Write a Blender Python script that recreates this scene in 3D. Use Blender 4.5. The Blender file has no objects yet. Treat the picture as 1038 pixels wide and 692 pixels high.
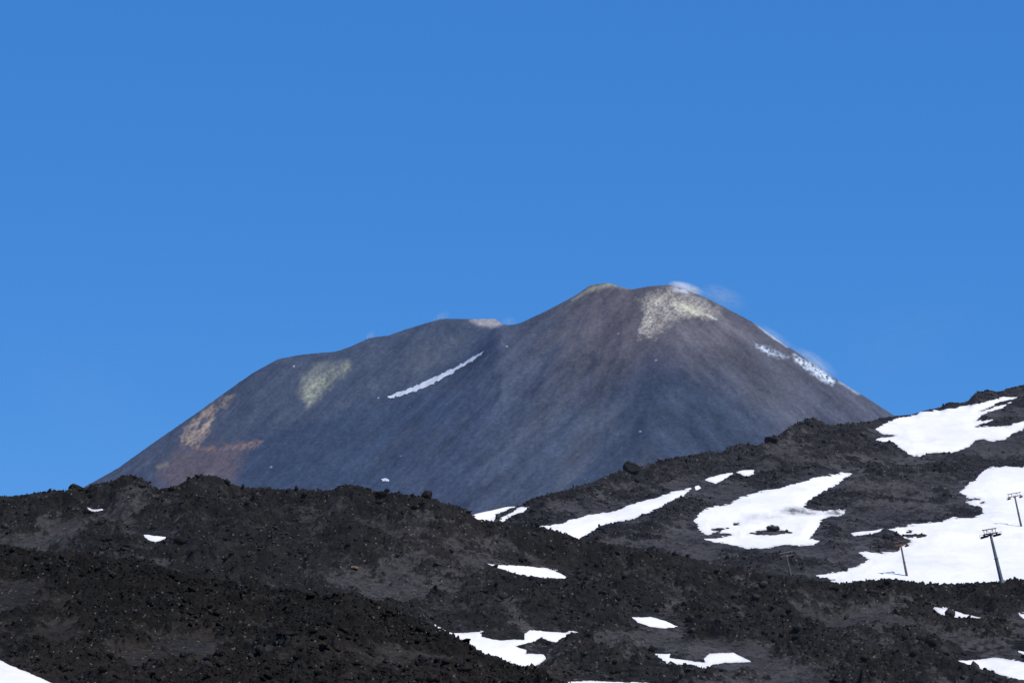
import bpy, math
import numpy as np
R = math.radians
RNG = np.random.default_rng(7)
sc = bpy.context.scene
COL = sc.collection

# ------------------------------------------------------------------ camera
PITCH = 9.0
F = 2943.0                       # focal length in pixels of the 1038 px wide photograph
U0, V0 = 519.0, 346.0
cp, sp = math.cos(R(PITCH)), math.sin(R(PITCH))
cam = bpy.data.cameras.new('camera'); camo = bpy.data.objects.new('camera', cam); COL.objects.link(camo)
camo.location = (0, 0, 0); camo.rotation_euler = (R(90 + PITCH), 0, 0)
cam.sensor_width = 36.0; cam.lens = 36.0 * F / 1038.0
cam.clip_start = 1.0; cam.clip_end = 60000.0
sc.camera = camo
sc.view_settings.view_transform = 'Standard'; sc.view_settings.look = 'None'
sc.view_settings.exposure = 0; sc.view_settings.gamma = 1

def tanE(v):                      # height per metre of distance of a sight line that dips to row v
    b = (V0 - v) / F
    return (sp + b * cp) / (cp - b * sp)
def rowof(z, Y):                  # inverse
    t = z / Y
    b = (t * cp - sp) / (cp + t * sp)
    return V0 - b * F
def side(u, v):                   # x per metre of distance
    b = (V0 - v) / F
    return (u - U0) / F / (cp - b * sp)
def colof(x, z, Y):
    k = Y * cp + z * sp
    return U0 + F * x / k

# ------------------------------------------------------------------ noise
T = 512
_ang = RNG.random((T, T)).astype(np.float32) * 2 * np.pi
GX, GY = np.cos(_ang), np.sin(_ang)
H1, H2, H3, H4, H5 = [RNG.random((T, T)).astype(np.float32) for _ in range(5)]
def perlin(x, y):
    xi = np.floor(x); yi = np.floor(y)
    fx = (x - xi).astype(np.float32); fy = (y - yi).astype(np.float32)
    xi = xi.astype(np.int64); yi = yi.astype(np.int64)
    a0, a1 = xi & (T-1), (xi+1) & (T-1); b0, b1 = yi & (T-1), (yi+1) & (T-1)
    sx = fx*fx*fx*(fx*(fx*6-15)+10); sy = fy*fy*fy*(fy*(fy*6-15)+10)
    n00 = GX[a0,b0]*fx + GY[a0,b0]*fy
    n10 = GX[a1,b0]*(fx-1) + GY[a1,b0]*fy
    n01 = GX[a0,b1]*fx + GY[a0,b1]*(fy-1)
    n11 = GX[a1,b1]*(fx-1) + GY[a1,b1]*(fy-1)
    u = n00 + sx*(n10-n00); w = n01 + sx*(n11-n01)
    return (u + sy*(w-u)) * 1.5
def fbm(x, y, scale, octs=4, gain=.5, seed=0, ridged=False):
    out = 0; a = 1.0; tot = 0
    x = x/scale + seed*37.3; y = y/scale - seed*19.7
    for k in range(octs):
        n = perlin(x, y)
        if ridged: n = 1 - 2*np.abs(n)
        out = out + a*n; tot += a; a *= gain
        x, y = (x*1.6 - y*1.2) + 11.3, (x*1.2 + y*1.6) - 5.1
    return out / tot
def blocks(x, y, scale, seed=0):
    """broken angular blocks: every cell a tilted facet at its own height"""
    x = x/scale + seed*51.7; y = y/scale + seed*23.9
    xi = np.floor(x).astype(np.int64); yi = np.floor(y).astype(np.int64)
    best = np.full(x.shape, 9e9, np.float32); second = best.copy(); h = np.zeros(x.shape, np.float32)
    for dx in (-1,0,1):
        for dy in (-1,0,1):
            a = (xi+dx) & (T-1); b = (yi+dy) & (T-1)
            px = (xi+dx) + H1[a,b]; py = (yi+dy) + H2[a,b]
            ox = (x-px).astype(np.float32); oy = (y-py).astype(np.float32)
            d = ox*ox + oy*oy
            hh = H3[a,b]**1.6 + ox*(H4[a,b]-.5)*1.5 + oy*(H5[a,b]-.5)*1.5
            m = d < best
            second = np.where(m, best, np.minimum(second, d))
            best = np.where(m, d, best); h = np.where(m, hh, h)
    edge = np.clip((np.sqrt(second)-np.sqrt(best))*5, 0, 1)
    return h - (1-edge)*.35
def sstep(a, b, x):
    t = np.clip((x-a)/(b-a), 0, 1); return t*t*(3-2*t)
def biggest(mask):
    """the largest connected piece of a mask"""
    m = mask.copy(); best = None; nb = 0; ny = m.shape[1]; flat = m.ravel()
    for st in np.flatnonzero(flat):
        if not flat[st]: continue
        flat[st] = False; stack = [int(st)]; comp = []
        while stack:
            q = stack.pop(); comp.append(q)
            for dq in (1, -1, ny, -ny, ny+1, ny-1, -ny+1, -ny-1):
                r = q+dq
                if 0 <= r < flat.size and flat[r]: flat[r] = False; stack.append(r)
        if len(comp) > nb: nb = len(comp); best = comp
    out = np.zeros(mask.size, bool)
    if best: out[best] = True
    return out
def gauss(a, s):
    k = np.arange(-int(3*s)-1, int(3*s)+2); w = np.exp(-k*k/(2*s*s)); w /= w.sum()
    return np.convolve(np.pad(a, len(k)//2, mode='edge'), w, 'valid')
def poly_sd(U, V, P):
    """signed distance in picture rows to the outline P, negative inside"""
    P = np.array(P, np.float32); d = np.full(U.shape, 1e9, np.float32); ins = np.zeros(U.shape, bool)
    for i in range(len(P)):
        (x0,y0), (x1,y1) = P[i], P[(i+1) % len(P)]
        ex, ey = x1-x0, y1-y0
        t = np.clip(((U-x0)*ex + (V-y0)*ey)/(ex*ex+ey*ey+1e-9), 0, 1)
        d = np.minimum(d, (U-x0-t*ex)**2 + (V-y0-t*ey)**2)
        if y0 != y1:
            c = ((y0 > V) != (y1 > V)) & (U < ex*(V-y0)/(y1-y0) + x0)
            ins ^= c
    d = np.sqrt(d)
    return np.where(ins, -d, d)
def poly_sd_local(U, V, P, pad=14):
    P = np.array(P); out = np.full(U.shape, 99.0, np.float32)
    m = (U > P[:,0].min()-pad) & (U < P[:,0].max()+pad) & (V > P[:,1].min()-pad) & (V < P[:,1].max()+pad)
    if m.any(): out[m] = poly_sd(U[m], V[m], P)
    return out

# ------------------------------------------------------------------ object helpers
def tag(o, label=None, cat=None, group=None, kind=None):
    if label: o['label'] = label
    if cat: o['category'] = cat
    if group: o['group'] = group
    if kind: o['kind'] = kind
    return o
def np_mesh(name, V, Fq, mat, smooth=False, attrs=None, parent=None):
    me = bpy.data.meshes.new(name)
    n, m = len(V), len(Fq); k = Fq.shape[1]
    me.vertices.add(n); me.vertices.foreach_set('co', np.ascontiguousarray(V, np.float32).ravel())
    me.loops.add(m*k); me.loops.foreach_set('vertex_index', np.ascontiguousarray(Fq, np.int32).ravel())
    me.polygons.add(m); me.polygons.foreach_set('loop_start', np.arange(0, m*k, k, dtype=np.int32))
    if smooth: me.polygons.foreach_set('use_smooth', np.ones(m, bool))
    me.update(calc_edges=True)
    for an, av in (attrs or {}).items():
        if av.ndim == 1:
            at = me.attributes.new(an, 'FLOAT', 'POINT'); at.data.foreach_set('value', av.astype(np.float32))
        else:
            at = me.attributes.new(an, 'FLOAT_COLOR', 'POINT')
            c = np.ones((len(av), 4), np.float32); c[:, :3] = av; at.data.foreach_set('color', c.ravel())
    me.materials.append(mat)
    o = bpy.data.objects.new(name, me); COL.objects.link(o)
    if parent: o.parent = parent
    return o
def empty(name, loc):
    o = bpy.data.objects.new(name, None); COL.objects.link(o); o.location = loc; o.empty_display_size = .5
    return o

# ------------------------------------------------------------------ materials
def newmat(name):
    m = bpy.data.materials.new(name); m.use_nodes = True
    nt = m.node_tree; nt.nodes.clear()
    return m, nt
def N(nt, t, **kw):
    n = nt.nodes.new(t)
    for k, v in kw.items():
        if k in n.inputs: n.inputs[k].default_value = v
        else: setattr(n, k, v)
    return n
def L(nt, a, b): nt.links.new(a, b)
def mixc(nt, fac, a, b, mode='MIX'):
    n = nt.nodes.new('ShaderNodeMix'); n.data_type = 'RGBA'; n.blend_type = mode
    for i, s in ((0, fac), (6, a), (7, b)):
        if hasattr(s, 'is_linked') or hasattr(s, 'links'): nt.links.new(s, n.inputs[i])
        elif i == 0: n.inputs[0].default_value = s
        else: n.inputs[i].default_value = (*s, 1)
    return n.outputs[2]
def ramp(nt, src, lo, hi, a=0.0, b=1.0):
    n = nt.nodes.new('ShaderNodeMapRange'); n.inputs[1].default_value = lo; n.inputs[2].default_value = hi
    n.inputs[3].default_value = a; n.inputs[4].default_value = b; nt.links.new(src, n.inputs[0]); return n.outputs[0]
def noise(nt, scale, detail=6, rough=.6, vec=None):
    n = N(nt, 'ShaderNodeTexNoise', Scale=scale, Detail=detail, Roughness=rough)
    if vec is not None: nt.links.new(vec, n.inputs['Vector'])
    return n
def lava_mat(name, rock, ash, px, haze, light=(.11,.10,.095), rust=(.032,.025,.021)):
    """px = size in metres of the smallest thing one can make out at that distance"""
    m, nt = newmat(name)
    g = nt.nodes.new('ShaderNodeNewGeometry'); P = g.outputs['Position']
    at = N(nt, 'ShaderNodeAttribute', attribute_name='ash')
    n1 = noise(nt, .05/px, 5, .65, P); n2 = noise(nt, .012/px, 4, .6, P); n3 = noise(nt, .35/px, 3, .7, P)
    rockc = mixc(nt, ramp(nt, n1.outputs[0], .36, .66), tuple(c*.35 for c in rock), tuple(c*1.6 for c in rock))
    ashc = mixc(nt, ramp(nt, n2.outputs[0], .38, .62), tuple(c*.68 for c in ash), tuple(c*1.2 for c in ash))
    n5 = noise(nt, .11/px, 6, .72, P); n6 = noise(nt, .022/px, 5, .65, P)
    a1 = N(nt, 'ShaderNodeMath', operation='ADD'); L(nt, at.outputs['Fac'], a1.inputs[0]); L(nt, ramp(nt, n5.outputs[0], .2, .8, -.75, .75), a1.inputs[1])
    a2 = N(nt, 'ShaderNodeMath', operation='ADD'); L(nt, a1.outputs[0], a2.inputs[0]); L(nt, ramp(nt, n6.outputs[0], .25, .75, -.5, .5), a2.inputs[1])
    am = ramp(nt, a2.outputs[0], .28, .72)
    c = mixc(nt, am, rockc, ashc)
    n4 = noise(nt, .004/px, 4, .6, P)
    c = mixc(nt, ramp(nt, n4.outputs[0], .52, .75, 0, .35), c, rust)
    c = mixc(nt, ramp(nt, n3.outputs[0], .3, .7, 0, 1), c, mixc(nt, 1.0, c, (1.7,1.65,1.6), 'MULTIPLY'))
    vc_ = N(nt, 'ShaderNodeTexVoronoi', Scale=.26/px); L(nt, P, vc_.inputs['Vector']); sc_ = nt.nodes.new('ShaderNodeSeparateColor'); L(nt, vc_.outputs['Color'], sc_.inputs[0])
    c = mixc(nt, ramp(nt, sc_.outputs[0], .0, .45, 1, 0), c, mixc(nt, 1.0, c, (.38,.38,.40), 'MULTIPLY'))
    vo = N(nt, 'ShaderNodeTexVoronoi', Scale=.6/px); L(nt, P, vo.inputs['Vector'])
    sepv = nt.nodes.new('ShaderNodeSeparateColor'); L(nt, vo.outputs['Color'], sepv.inputs[0])
    c = mixc(nt, ramp(nt, sepv.outputs[0], .985, .992, 0, .8), c, light)
    b = nt.nodes.new('ShaderNodeBump'); b.inputs['Strength'].default_value = 1.0; b.inputs['Distance'].default_value = px*1.6
    L(nt, n3.outputs[0], b.inputs['Height'])
    d = nt.nodes.new('ShaderNodeBsdfPrincipled'); d.inputs['Roughness'].default_value = .92
    d.inputs['Specular IOR Level'].default_value = .18
    L(nt, c, d.inputs['Base Color']); L(nt, b.outputs[0], d.inputs['Normal'])
    d.inputs['Emission Color'].default_value = (*haze, 1); d.inputs['Emission Strength'].default_value = 1.0  # distance haze painted as a constant glow of the ground itself
    o = nt.nodes.new('ShaderNodeOutputMaterial'); L(nt, d.outputs[0], o.inputs[0])
    return m
def snow_mat(name, px, col=(.845,.815,.77)):
    m, nt = newmat(name)
    g = nt.nodes.new('ShaderNodeNewGeometry'); P = g.outputs['Position']
    at = N(nt, 'ShaderNodeAttribute', attribute_name='dirt')
    n1 = noise(nt, .02/px, 5, .6, P); n2 = noise(nt, .25/px, 4, .7, P)
    c = mixc(nt, ramp(nt, n1.outputs[0], .35, .7, 0, 1), col, tuple(q*.88 for q in col))
    mp = nt.nodes.new('ShaderNodeMapping'); mp.inputs['Scale'].default_value = (1, .25, 1); L(nt, P, mp.inputs[0])
    n3 = noise(nt, .12/px, 5, .75, mp.outputs[0])
    mul = N(nt, 'ShaderNodeMath', operation='MULTIPLY'); L(nt, at.outputs['Fac'], mul.inputs[0]); L(nt, ramp(nt, n3.outputs[0], .38, .62, .15, 1.1), mul.inputs[1])
    c = mixc(nt, mul.outputs[0], c, (.10,.10,.10))
    b = nt.nodes.new('ShaderNodeBump'); b.inputs['Strength'].default_value = .35; b.inputs['Distance'].default_value = px*.8
    L(nt, n2.outputs[0], b.inputs['Height'])
    d = nt.nodes.new('ShaderNodeBsdfPrincipled'); d.inputs['Roughness'].default_value = .8
    L(nt, c, d.inputs['Base Color']); L(nt, b.outputs[0], d.inputs['Normal'])
    o = nt.nodes.new('ShaderNodeOutputMaterial'); L(nt, d.outputs[0], o.inputs[0])
    return m
def metal_mat(name, a, b, scale=1.2, rough=.6, metal=.3, lo=.45, hi=.6):
    m, nt = newmat(name)
    tc = nt.nodes.new('ShaderNodeTexCoord'); n1 = noise(nt, scale, 6, .7, tc.outputs['Object'])
    c = mixc(nt, ramp(nt, n1.outputs[0], lo, hi), a, b)
    d = nt.nodes.new('ShaderNodeBsdfPrincipled'); d.inputs['Roughness'].default_value = rough; d.inputs['Metallic'].default_value = metal
    L(nt, c, d.inputs['Base Color'])
    o = nt.nodes.new('ShaderNodeOutputMaterial'); L(nt, d.outputs[0], o.inputs[0])
    return m
HAZE_EMIT_B = (.0030,.0033,.0040); HAZE_EMIT_C = (.005,.006,.010)  # bluish emission that imitates haze over the farther slopes
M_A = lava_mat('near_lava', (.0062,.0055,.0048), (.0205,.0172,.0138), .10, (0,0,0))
M_B = lava_mat('middle_lava', (.0085,.0081,.0079), (.0350,.0328,.0322), .235, HAZE_EMIT_B)
M_C = lava_mat('far_lava', (.0125,.0121,.0124), (.0400,.0375,.0375), .38, HAZE_EMIT_C, rust=(.045,.040,.038))
M_SN = snow_mat('near_snow', .12); M_SB = snow_mat('slope_snow', .25); M_SC = snow_mat('hill_snow', .4)
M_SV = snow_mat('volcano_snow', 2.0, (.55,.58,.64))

# ------------------------------------------------------------------ traced outlines (row/column of the photograph, turned into world heights)
CREST_A = [(-700,535),(-150,545),(0,550.5),(50,559),(84,558),(124,566),(147,566),(174,577),(214,585.7),(261,594),(293,595.7),(312,600),
           (351,600),(373,604.4),(388,611),(401,617),(440,633),(458,641),(486,658),(506,665.5),(523,673),(548,679),(571,690),(600,706),(700,770),(900,830),(1700,860)]
CREST_B = [(-900,500),(-150,508),(0,502.5),(20,502),(38,498.5),(54,496),(66,497),(75,493),(83,494.7),(96,490),(114,487),(125,481),(134,481.6),(146,485.4),(159,494),
           (163,495.4),(180,491.6),(191,485.4),(203,480),(223,483),(234,490),(252,494),(274,493),(280,496),(293,495),(319,496),(334,497),(347,490.6),(364,491.7),
           (377,497),(401,499),(425,503),(432,501),(447,508),(475,516.6),(481,524),(488,527.5),(518,528.4),(547,532.6),(573,539.8),(588,546),(614,549.5),(638,554),
           (662,556.7),(699,564),(723,573),(752,574),(774,580.7),(800,584.5),(851,590.5),(875,587.5),(904,586),(925,588.5),(946,591.3),(971,590.7),(1001,589),(1017,588.6),(1022,586),(1038,586),(1150,584),(1900,560)]
CREST_C = [(-400,600),(380,560),(440,538),(481,522.5),(500,518),(528,512),(534,509),(537,505),(548,502.5),(575,495.5),(600,488.4),(633,475.5),(650,472),(680,464),(711,459),(720,457),(734,457.5),(738,453),
           (751,449),(766,451.7),(774,450.5),(777,446),(782,441),(788,441.7),(803,430.5),(816,425),(822,423.4),(834,427),(840,430.9),(857,428.6),(880,427),(902,422),
           (925,419.8),(938,415.7),(954,412.5),(961,407.5),(975,408),(982,406),(989,397.3),(1003,395),(1012,397),(1025,392.5),(1038,389.5),(1150,372),(1900,330)]
CREST_V = [(-900,800),(-300,700),(20,537),(90,492),(121,474.6),(159,446.8),(201,417.4),(239,389.6),(256,377.5),(281,363.6),(305,359.5),(340,356),(354,351.5),(374,342.5),(394,340.4),
           (412,334),(447,323.3),(481,322.9),(502,322),(513,329.6),(526,328),(554,315),(582,300.5),(599,289),(617,286.6),(641,293.6),(660,290),(680,288.5),(697,294),(718,302),
           (763,325.5),(808,356.7),(843,381),(877,401.8),(903,419),(1000,482),(1300,640),(1900,860)]
def crest(tr, u): a = np.array(tr, float); return np.interp(u, a[:,0], a[:,1])
def cols(u0, u1, step, ext0, ext1):
    mid = np.arange(u0, u1, step)
    l, s, p = [], step, u0
    while p > ext0: s = min(s*1.06, 12); p -= s; l.append(p)
    r, s, p = [], step, u1
    while p < ext1: s = min(s*1.06, 12); p += s; r.append(p)
    return np.concatenate([l[::-1], mid, r])

class Land: pass
def make_layer(name, mat, tr, uarr, ysp, Yf, Yc, vf, noise_fn, rough_fn, relief_fn, snows, snowmat, islands=(), shape=1.0,
               inside_drop=.35, lift=.30, edge=1.2, front_slope=.3, back_slope=.22, hi0=.84, settle=.85, dirt=None, ashfix=None, pxm=.25):
    """height field over a fan of world directions; u is a direction, Y a distance"""
    vc = crest(tr, uarr); ycr = Yc(uarr); yf = Yf(uarr); vff = vf(uarr, vc)
    yrows0 = ysp                                     # 0 at the front edge, 1 at the crest, more behind
    t = yrows0[None, :]; 
    Y = yf[:, None] + t*(ycr-yf)[:, None]
    vcs = gauss(vc, 55)                              # the broad shape of the crest; its knobs are added near the top only
    K = side(uarr, vcs)[:, None]                     # direction of the column
    X = K*Y
    tt = np.clip(t, 0, 1)
    vff = gauss(vff, 55)
    v = vff[:, None] + (vcs-vff)[:, None]*tt**shape
    zf = yf*tanE(vff); zc = ycr*tanE(vcs)
    z = Y*tanE(v)
    z = np.where(t < 0, zf[:, None] - (yf[:, None]-Y)*front_slope, z)
    db = np.maximum(Y-ycr[:, None], 0)
    z = np.where(t > 1, zc[:, None] - back_slope*db*db/(db+6), z)
    win = sstep(-.02, .12, tt)*sstep(1.0, .86, tt)*.85 + .15
    z = z + noise_fn(X, Y)*win
    tgt = vc
    def fix(z, sm):
        V = rowof(z, Y); V = np.where((t > .4) & (t < 1.3), V, 1e4); mn = V.min(axis=1)
        d = mn - tgt
        d = gauss(d, sm)
        ws = uarr[1]-uarr[0]
        lo = gauss(d, 45); hi = d - lo
        k = ycr*1.02/F
        return z + (lo*k)[:, None]*sstep(.1, .95, t) + (hi*k)[:, None]*sstep(hi0, .995, t)
    z = fix(z, 3.0)
    V = rowof(z, Y); U = colof(X, z, Y)
    rough = rough_fn(X, Y, U, V)
    rel, ash = relief_fn(X, Y, rough)
    zr = z + rel; V = rowof(z + settle*(fix(zr, 2.6) - zr), Y)      # where the settled snow surface will lie
    nz = fbm(X, Y, 14*pxm, 3, .6, 5)*2.2*edge + fbm(X, Y, 4*pxm, 2, .6, 6)*1.0*edge
    sds = []; allsd = np.full(U.shape, 99., np.float32)
    for s in snows:
        d = poly_sd_local(U, V, s['P'])
        for isl in s.get('holes', []): d = np.maximum(d, -poly_sd_local(U, V, isl))
        d = np.where(d < 90, d + nz*s.get('rag', 1), d)
        sds.append(d); allsd = np.minimum(allsd, d)
    outside = .12*sstep(-1.0, 2.5, allsd) + .88*sstep(3.0, 17.0, allsd)
    # loose ash stays on the flats, bare rock shows on the steep faces
    gy = np.gradient(rel, axis=1)/np.maximum(np.gradient(Y, axis=1), .05); gx = np.gradient(rel, axis=0)/np.maximum(np.abs(np.gradient(X, axis=0)), .05)
    steep = np.hypot(gx, gy); steep = .6*steep + .4*np.maximum(-gy + .6*gx*-1, 0)  # faces turned away weigh more: relief shade put into the colour
    ash = ash*(1 - .85*sstep(.35, 1.1, steep)) + .10*sstep(.3, .0, steep)*(1-ash)
    zt = z + rel*(.10 + .90*outside) - inside_drop*sstep(1.0, -2.5, allsd)
    # settle the crest on its traced line again, keeping the single rocks
    z2 = fix(zt, 2.6); shift = z2 - zt; zt = z2
    land = Land(); land.X, land.Y, land.Z, land.U, land.u, land.rough, land.sd, land.ycr = X, Y, zt, U, uarr, rough, allsd, ycr
    land.V = rowof(zt, Y); land.t = yrows0
    nu, ny = X.shape
    idx = np.arange(nu*ny).reshape(nu, ny)
    Fq = np.stack([idx[:-1,:-1], idx[1:,:-1], idx[1:,1:], idx[:-1,1:]], -1).reshape(-1, 4)
    P = np.stack([X, Y, zt], -1).reshape(-1, 3)
    o = np_mesh(name, P, Fq, mat, False, {'ash': ash.ravel()})
    tag(o, kind='structure'); land.obj = o
    for s, d in zip(snows, sds):
        zs = z + shift + np.clip(-d*.09, -.6, 1)*lift + fbm(X, Y, 34*pxm, 4, .55, 8)*lift*.7*sstep(1, -5, d)
        keep = d < 4.0
        fm = biggest(keep[:-1,:-1] & keep[1:,:-1] & keep[1:,1:] & keep[:-1,1:])
        f = Fq[fm]
        if len(f) == 0: print('EMPTY SNOW', s['label']); continue
        used, inv = np.unique(f, return_inverse=True)
        Ps = np.stack([X, Y, zs], -1).reshape(-1, 3)[used]
        dm = np.zeros(X.shape, np.float32)
        for (cu, cv, ru, rv, st) in s.get('dirt', []):
            dm = np.maximum(dm, st*sstep(1, .2, np.sqrt(((U-cu)/ru)**2 + ((V-cv)/rv)**2)))
        dm = np.maximum(dm, .42*sstep(-2.5, .8, d)); dm = np.maximum(dm, .16*sstep(.1, .5, fbm(X, Y, 60*pxm, 4, .6, 88)))
        so = np_mesh('snow_patch', Ps, inv.reshape(-1, 4), snowmat, True, {'dirt': dm.ravel()[used]})
        tag(so, s['label'], 'snow patch', 'old snow patches on the lava slopes')
    return land
def spot(land, u, v, lo=-.2, hi=1.0):
    """the place on a piece of land where one sees it at column u, row v"""
    i = int(np.argmin(np.abs(land.U[:, land.U.shape[1]//2] - u)))
    ok = (land.t > lo) & (land.t < hi)
    j = np.where(ok)[0][np.argmin(np.abs(land.V[i][ok] - v))]
    return np.array([land.X[i,j], land.Y[i,j], land.Z[i,j]]), i, j

# ------------------------------------------------------------------ rocks
def ico():
    g = (1+5**.5)/2
    v = np.array([(-1,g,0),(1,g,0),(-1,-g,0),(1,-g,0),(0,-1,g),(0,1,g),(0,-1,-g),(0,1,-g),(g,0,-1),(g,0,1),(-g,0,-1),(-g,0,1)], float)
    v /= np.linalg.norm(v[0])
    f = np.array([(0,11,5),(0,5,1),(0,1,7),(0,7,10),(0,10,11),(1,5,9),(5,11,4),(11,10,2),(10,7,6),(7,1,8),(3,9,4),(3,4,2),(3,2,6),(3,6,8),(3,8,9),(4,9,5),(2,4,11),(6,2,10),(8,6,7),(9,8,1)])
    return v, f
def subdiv(v, f):
    v = list(map(tuple, v)); cache = {}; out = []
    def mid(a, b):
        k = (min(a,b), max(a,b))
        if k not in cache:
            p = (np.array(v[a])+np.array(v[b]))/2; p /= np.linalg.norm(p); v.append(tuple(p)); cache[k] = len(v)-1
        return cache[k]
    for a, b, c in f:
        x, y, z = mid(a,b), mid(b,c), mid(c,a); out += [(a,x,z),(b,y,x),(c,z,y),(x,y,z)]
    return np.array(v), np.array(out)
IV, IF = ico()
def scatter(name, land, n, smin, smax, mat, power=2.2, rmin=.35, vis=1200, cluster=None):
    nu, ny = land.X.shape
    rows = np.where((land.t > -.05) & (land.t < 1.06))[0]
    cl = np.where((land.u > -160) & (land.u < vis))[0]
    m = 22*n
    ii = RNG.choice(cl, m); jj = RNG.choice(rows, m)
    r = land.rough[ii, jj]
    ok = (RNG.random(m) < np.clip(r, .03, 1)**2.6) & (land.sd[ii, jj] > .8)
    ii, jj = ii[ok][:n], jj[ok][:n]; n = len(ii)
    c = np.stack([land.X[ii,jj], land.Y[ii,jj], land.Z[ii,jj]], -1)
    c[:, :2] += RNG.normal(0, smin, (n, 2))
    s = smin*(1-RNG.random(n)*(1-(smin/smax)**power))**(-1/power)
    s = np.clip(s, smin, smax)
    jit = 1 + RNG.uniform(-.55, .35, (n, 12, 1))
    sq = RNG.uniform(.45, 1.5, (n, 1, 3)); sq[:, :, 2] *= .8
    V = IV[None]*jit*sq*(s[:, None, None]*.5)
    a = RNG.random(n)*2*np.pi; ca, sa = np.cos(a)[:, None], np.sin(a)[:, None]
    tl = RNG.normal(0, .5, n); ct, st = np.cos(tl)[:, None], np.sin(tl)[:, None]
    y, z = V[:,:,1]*ct - V[:,:,2]*st, V[:,:,1]*st + V[:,:,2]*ct
    x, y = V[:,:,0]*ca - y*sa, V[:,:,0]*sa + y*ca
    V = np.stack([x, y, z], -1) + c[:, None, :] + np.array([0,0,1])*(s*.12)[:, None, None]
    Fa = (IF[None] + (np.arange(n)*12)[:, None, None]).reshape(-1, 3)
    ash = np.repeat(np.clip(RNG.normal(.22, .25, n), 0, 1), 12)
    o = np_mesh(name, V.reshape(-1, 3), Fa, mat, False, {'ash': ash})
    tag(o, kind='stuff')
    return o
def boulder(p, size, label, mat, seed, sink=.2, group=None, name='boulder'):
    v, f = IV, IF
    for _ in range(4): v, f = subdiv(v, f)
    rg = np.random.default_rng(seed)
    w = v.copy()
    for k in range(16):                         # knock flat faces off the lump
        nrm = rg.normal(0, 1, 3); nrm /= np.linalg.norm(nrm); cut = rg.uniform(.56, .95)
        d = w@nrm; w = w - np.outer(np.maximum(d-cut, 0), nrm)
    w = w*(1 + .16*fbm(w[:,0]+w[:,2]*.7+seed, w[:,1]-w[:,2]*.6, .35, 4, .6, seed)[:, None] + .05*blocks(w[:,0]+w[:,2], w[:,1]+seed, .25, seed)[:, None])
    w = w*np.array(size)*.5/.8
    w[:, 2] += size[2]*(.5-sink)
    o = np_mesh(name, w, f, mat, False, {'ash': np.full(len(w), .15)})
    o.location = p; tag(o, label, 'boulder', group)
    return o

# ------------------------------------------------------------------ snow outlines
GB = dict
SN_A = [dict(P=[(-200,600),(-60,645),(0,668),(20,677.5),(35,684),(50,690),(75,702),(110,720),(60,760),(-250,760)], rag=.35, label='grainy white snow bank in the bottom left corner against the nearest black lava')]
SN_B = [
 dict(P=[(87,515.3),(105,514.5),(106,517),(97,519.5),(90,518)], rag=.1, label='tiny white snow scrap below the left lava knoll on the skyline'),
 dict(P=[(137,538.5),(150,539.6),(173,542.5),(168,545),(158,548.5),(150,547),(143,541)], rag=.13, label='small wedge of snow with a flat top, alone in the left lava field'),
 dict(P=[(694,560.5),(699,559.6),(705,559.8),(705.5,562.8),(700,563.6),(694,562.8)], rag=.1, label='tiny snow block below the left end of the oval snowfield, on the middle ridge'),
 dict(P=[(492,569.3),(506,570.2),(528,570.2),(552,573.6),(566,578),(577,583),(573,585.4),(549,584.4),(528,581.8),(516,578.5),(504,574)], rag=.3, label='long thin snow lens with tapering ends, in the middle of the lava slope'),
 dict(P=[(440,630),(454,638.5),(460,640.8),(488,640),(488.6,644.2),(508,647.8),(530,647),(531,641.6),(537,637.7),(548,637.5),(559,639),(583,641.3),(572.6,645.5),(563,650.5),(554,648.5),(548,645),(541.7,650.4),(523,654.6),(534,658),(533,662),(552,661.6),(554,667),(543,674.5),(523,680),(480,690),(430,670)],
      rag=.35, label='ragged snow patch shaped like a claw, tucked behind the edge of the nearest lava mound'),
 dict(P=[(639,624),(659.6,623.6),(675,627.6),(684,632),(692,634.5),(679,636),(659.6,634.6),(646,630.6)], rag=.25, label='leaf shaped snow patch above the winding snow strip at the bottom'),
 dict(P=[(659,660.6),(680.4,661.7),(679,665.7),(697,669.7),(714.5,670.8),(713.4,666.4),(719,662),(743,660.8),(761,669.8),(743,670.5),(723,673),(715.6,678.5),(701,673.8),(677,671.4)], rag=.25, label='winding snow strip with a thin neck between two broad ends'),
 dict(P=[(576,689.8),(600,688.8),(656,691),(680,700),(620,712),(560,704)], rag=.4, label='flat snow patch cut off by the bottom edge of the photo'),
 dict(P=[(946.5,614),(962,616.8),(979.4,620.8),(994,624.6),(972.4,625.4),(958,622.5),(951,620)], rag=.22, label='narrow white snow sliver slanting down right below the lift towers'),
 dict(P=[(968,668.6),(990,667.5),(1010.6,666.4),(1038,670.6),(1075,678),(1085,694),(1040,690.5),(1033,689.4),(1010.6,682.4),(1003,679),(986,675.6)], rag=.5, label='broad snow wedge in the bottom right corner'),
 dict(P=[(1028.5,656.8),(1038,659.4),(1060,662),(1060,667),(1038,663.5)], rag=.4, label='small snow strip at the right edge just above the corner wedge'),
 dict(P=[(1033,620.6),(1042,622),(1060,624),(1050,627),(1037,625)], rag=.4, label='tiny snow spot at the right edge below the tallest lift tower'),
]
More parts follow.
